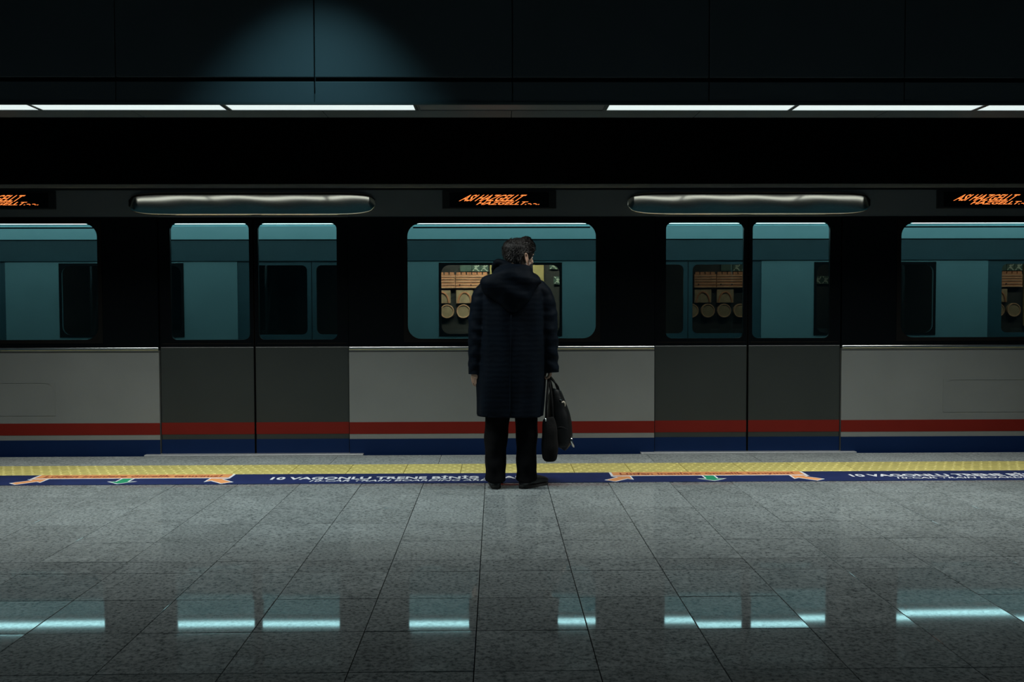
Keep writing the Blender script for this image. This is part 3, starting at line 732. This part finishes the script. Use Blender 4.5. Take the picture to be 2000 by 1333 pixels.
# mask with ear loops
mk = MB(); n, m = 24, 10
def mpt(u, v_):
    a = (u * 2 - 1) * 1.32; z = -.006 + v_ * (.102 - .028 * abs(u * 2 - 1) ** 1.5); c_ = max(0, 1 - abs(u * 2 - 1) * 1.9)
    p = hpt(max(0, z), a, .006 + .022 * c_ * math.sin(PI * min(1, v_ * .9 + .12))); p.z = z; return p
mk.add([mpt(i / n, j / m) for i in range(n + 1) for j in range(m + 1)], [(i * (m + 1) + j, (i + 1) * (m + 1) + j, (i + 1) * (m + 1) + j + 1, i * (m + 1) + j + 1) for i in range(n) for j in range(m)])
mo = pp(xf(mk, HM), 'face_mask', 'mask')
for s, u in ((1, 1), (-1, 0)):
    for v_, zz in ((.95, .128), (.1, .074)):
        st = MB(); p = mpt(u, v_); st.tube([p, (p.x * 1.02 + s * .004, p.y * .6, (p.z + zz) / 2), (s * .084, -.014, zz)], [.0022] * 3, n=6, sub=3); pp(xf(st, HM), 'ear_loop', 'white', mo)

# coat: torso and sleeves in one cloth, folds deepening to the hem
def folds(k0, amp):
    def fn(t, a, p):
        return amp * (.25 + t) * (math.sin(a * k0 + 2.2 * noise.noise(Vector((a, t * 2.0, 3)))) * .5 + noise.noise(Vector((p.x * 9, p.y * 9, p.z * 3.2))) * 1.1)
    return fn
ct = MB()
ct.tube([(.012, -.005, 1.50), (.008, -.005, 1.455), (.006, -.003, 1.415), (.006, 0, 1.37), (.004, 0, 1.29), (0, 0, 1.12), (-.004, 0, .92), (-.010, 0, .70), (-.014, 0, .498)],
        [(.095, .090), (.125, .108), (.185, .118), (.222, .128), (.232, .142), (.230, .150), (.232, .156), (.234, .164), (.232, .170)], ref=(0, 1, 0), n=72, sub=7, fn=folds(7, .010), power=2.3)
def slv(pts, rad): ct.tube(pts, rad, ref=(0, 1, 0), n=32, sub=8, fn=lambda t, a, p: .0075 * noise.noise(Vector((p.x * 13, p.y * 13, p.z * 26))) + .004 * math.sin(p.z * 70 + 3 * noise.noise(Vector((a, t * 3, 1)))) * t, power=2.1)
slv([(-.10, 0, 1.375), (-.165, -.002, 1.372), (-.202, -.004, 1.31), (-.226, -.008, 1.20), (-.236, -.012, 1.06), (-.242, -.008, .92), (-.246, -.002, .790)], [.05, .068, .074, .072, .066, .062, .054])
slv([(.10, 0, 1.378), (.175, -.002, 1.374), (.218, -.004, 1.31), (.240, -.006, 1.20), (.250, -.008, 1.06), (.256, .004, .93), (.266, .018, .800)], [.05, .068, .074, .072, .067, .064, .058])
coat = pp(remesh(ct, .0075, 'coat', 2), 'coat')
hm = MB(); hm.tube([(-.014, 0, .512), (-.014, 0, .500)], [(.231, .170), (.230, .169)], n=48, sub=1, cap=False, power=2.3); pp(hm, 'hem_band', 'coat', coat)
for x, y, z, r_ in ((-.246, -.002, .800, .0575), (.266, .018, .810, .0615)):
    cf = MB(); cf.tube([(x, y, z + .030), (x, y, z - .012)], [r_, r_ * .98], n=24, sub=1, cap=False); pp(cf, 'cuff', 'coat', coat)
hdm = MB()
hfn = lambda t, a, p: .010 * noise.noise(Vector((p.x * 12, p.y * 12, p.z * 11))) + .004 * math.sin(p.z * 48 + p.x * 20)
hdm.tube([(-.020, -.050, 1.525), (-.016, -.072, 1.500), (-.010, -.092, 1.470), (-.010, -.104, 1.435), (-.008, -.114, 1.392), (.000, -.122, 1.340), (.004, -.130, 1.285), (.004, -.134, 1.235), (.004, -.134, 1.215)],
         [(.090, .034), (.122, .056), (.160, .076), (.205, .084), (.204, .080), (.160, .072), (.105, .056), (.050, .034), (.015, .012)], ref=(0, 1, 0), n=44, sub=6, fn=hfn, power=2.2)
hdm.tube([(-.118, .03, 1.47), (-.116, .0, 1.525), (-.098, -.03, 1.558), (-.060, -.055, 1.552), (-.01, -.072, 1.530), (.045, -.076, 1.502), (.088, -.05, 1.474)], [.020, .026, .026, .024, .022, .022, .020], ref=(0, 0, 1), n=16, sub=5)
pp(remesh(hdm, .007, 'coat', 2), 'hood', parent=coat)
col = MB()
col.tube([(.098, -.045, 1.475), (.116, .0, 1.478), (.114, .05, 1.470), (.090, .095, 1.460), (.05, .12, 1.445)], [(.012, .042), (.012, .046), (.012, .046), (.012, .044), (.012, .036)], ref=(0, 0, 1), n=14, sub=5)
col.tube([(.11, .02, 1.465), (.145, .03, 1.455), (.172, .03, 1.435), (.182, .02, 1.405)], [(.030, .020), (.034, .018), (.030, .014), (.016, .010)], ref=(0, 1, 0), n=14, sub=5)
col.tube([(-.100, .0, 1.50), (-.112, .05, 1.495), (-.085, .095, 1.475), (-.04, .12, 1.455)], [(.012, .044)] * 4, ref=(0, 0, 1), n=14, sub=5)
pp(col, 'collar', 'coat', coat)
bs = MB(); bs.tube([(-.008, -.158, 1.20), (-.012, -.164, .95), (-.016, -.171, .75), (-.018, -.178, .515)], [.003, .003, .0035, .004], ref=(0, 1, 0), n=8, sub=6); pp(bs, 'back_seam', 'coat', coat)
# trousers
tr = MB()
tfn = lambda t, a, p: .008 * noise.noise(Vector((p.x * 11, p.y * 11, p.z * 7))) + .005 * math.sin(p.z * 42 + 2 * noise.noise(Vector((a, t, 2)))) * (t ** 2)
tr.tube([(-.075, 0, .93), (-.092, 0, .80), (-.096, 0, .62), (-.104, 0, .46), (-.118, -.015, .28), (-.118, -.022, .12), (-.118, -.016, .052)], [(.095, .11), (.098, .105), (.096, .098), (.086, .092), (.076, .088), (.072, .092), (.070, .094)], n=32, sub=7, fn=tfn)
tr.tube([(.075, 0, .93), (.092, 0, .80), (.100, 0, .62), (.100, 0, .46), (.099, -.012, .28), (.098, -.018, .12), (.098, -.012, .052)], [(.095, .11), (.095, .105), (.088, .098), (.078, .092), (.072, .088), (.073, .092), (.072, .094)], n=32, sub=7, fn=tfn)
pp(remesh(tr, .007, 'trouser', 1), 'trousers')
for ank, ang in (((-.118, -.03), R(3)), ((.103, -.035), R(-42))):
    S = Matrix.Translation((ank[0], ank[1], 0)) @ Matrix.Rotation(ang, 4, 'Z')
    s = MB()
    s.tube([(0, -.062, .055), (0, -.045, .052), (0, .02, .050), (0, .09, .044), (0, .15, .036), (0, .190, .030), (0, .205, .026)], [(.020, .026), (.036, .040), (.040, .040), (.044, .034), (.045, .026), (.034, .018), (.012, .008)], ref=(0, 0, 1), n=20, sub=5, power=2.4)
    s.tube([(0, -.01, .03), (0, -.012, .08), (0, -.014, .12)], [(.034, .042), (.036, .046), (.038, .048)], ref=(0, 1, 0), n=18)
    so = pp(xf(s, S), 'shoe', 'shoe')
    sl = MB(); outl = [(.030 * math.cos(a), -.040 + .034 * math.sin(a)) for a in [PI + PI * i / 8 for i in range(9)]] + [(.040, .06), (.046, .13), (.036, .185), (.015, .210), (-.012, .210), (-.034, .185), (-.044, .13), (-.036, .06)]
    sl.prism(outl, .0005, .016); pp(xf(sl, S), 'sole', 'sole', so, smooth=False)
    hl = MB(); hl.prism([(.030 * math.cos(a), -.040 + .034 * math.sin(a)) for a in [PI + PI * i / 8 for i in range(9)]] + [(.032, 0), (-.032, 0)], .0005, .026); pp(xf(hl, S), 'heel', 'sole', so, smooth=False)

# ------------------------------------------------------------------ the two bags in the right hand
GX, GY, GZ = PX + .255, PY + .025, .752             # where the fingers close on the handles
hb = empty('handbag', (PX + .335, PY + .10, .27), label='black leather handbag with two thin handles and light metal trim, held in right hand', cat='bag')
def bagpart(mb, name, m, parent, root, smooth=True):
    o = mb.build(name, m, parent, smooth, fix=True)
    if parent is root: o.location = -root.location
    return o
b = MB()
b.tube([(GX + .055, PY + .09, .672), (GX + .052, PY + .09, .655), (GX + .056, PY + .095, .60), (GX + .074, PY + .10, .48), (GX + .080, PY + .10, .38), (GX + .082, PY + .10, .31), (GX + .082, PY + .10, .275), (GX + .080, PY + .10, .268)],
       [(.030, .085), (.040, .098), (.056, .112), (.080, .130), (.090, .138), (.086, .136), (.066, .118), (.04, .09)], ref=(0, 1, 0), n=40, sub=5, power=2.7,
       fn=lambda t, a, p: .006 * noise.noise(Vector((p.x * 14, p.y * 14, p.z * 14))))
bagpart(b, 'body', 'bag', hb, hb)
for dx in (.028, .078):
    h = MB(); h.tube([(GX + dx, PY + .02, .64), (GX + dx * .8, PY + .014, .70), (GX + .004 + dx * .14, PY + .005, .752), (GX + .004 + dx * .14, PY + .045, .762), (GX + dx * .6, PY + .12, .72), (GX + dx, PY + .155, .64)], [.0055] * 6, ref=(1, 0, .3), n=10, sub=7)
    bagpart(h, 'handle', 'bag', hb, hb)
b = MB(); b.tube([(GX + .088, PY - .012, .585), (GX + .103, PY - .004, .592), (GX + .112, PY + .01, .570), (GX + .104, PY + .008, .552), (GX + .090, PY - .012, .545)], [.005, .006, .006, .006, .004], ref=(0, 1, 0), n=8, sub=4); bagpart(b, 'buckle_strap', 'trim', hb, hb)
b = MB(); b.bbox(GX + .074, GX + .092, PY - .020, PY - .014, .606, .612, .0015).bbox(GX + .084, GX + .088, PY - .020, PY - .014, .598, .612, .0015); bagpart(b, 'clasp', 'chrome', hb, hb, False)
b = MB(); b.tube([(GX + .150, PY + .01, .365), (GX + .160, PY + .01, .335), (GX + .152, PY + .0, .325), (GX + .166, PY + .005, .292), (GX + .176, PY + .01, .272)], [(.004, .010), (.007, .012), (.010, .014), (.009, .012), (.004, .006)], ref=(0, 1, 0), n=8, sub=3); bagpart(b, 'corner_trim', 'chrome', hb, hb)
b = MB(); b.tube([(GX + .0, PY - .005, .36), (GX + .03, PY - .028, .40), (GX + .08, PY - .036, .42), (GX + .13, PY - .028, .40)], [.003] * 4, ref=(0, 1, 0), n=6, sub=5); bagpart(b, 'seam', 'bag', hb, hb)

tb = empty('tote_bag', (PX + .250, PY - .09, .19), label='slim black cloth tote with long straps hanging lower than the handbag, in right hand', cat='bag')
b = MB()
b.tube([(GX - .004, PY - .085, .492), (GX - .002, PY - .088, .470), (GX, PY - .09, .40), (GX + .002, PY - .09, .30), (GX + .002, PY - .09, .225), (GX + .002, PY - .09, .198), (GX + .002, PY - .09, .190)],
       [(.030, .028), (.042, .036), (.052, .046), (.056, .050), (.054, .048), (.044, .040), (.028, .028)], ref=(0, 1, 0), n=32, sub=5, power=2.6, fn=lambda t, a, p: .006 * noise.noise(Vector((p.x * 18, p.y * 18, p.z * 12))))
bagpart(b, 'body', 'cloth', tb, tb)
for dx in (-.024, .022):
    h = MB(); h.tube([(GX + dx, PY - .088, .478), (GX + dx * .8, PY - .080, .60), (GX + dx * .3, PY - .035, .71), (GX + dx * .15, PY + .000, .757), (GX + dx * .15, PY + .03, .757)], [(.008, .004)] * 5, ref=(0, 1, 0), n=8, sub=6)
    bagpart(h, 'strap', 'cloth', tb, tb)
b = MB(); b.tube([(GX - .030, PY - .118, .490), (GX - .026, PY - .122, .470)], [.006, .005], ref=(0, 1, 0), n=8, sub=2); bagpart(b, 'strap_ring', 'chrome', tb, tb)
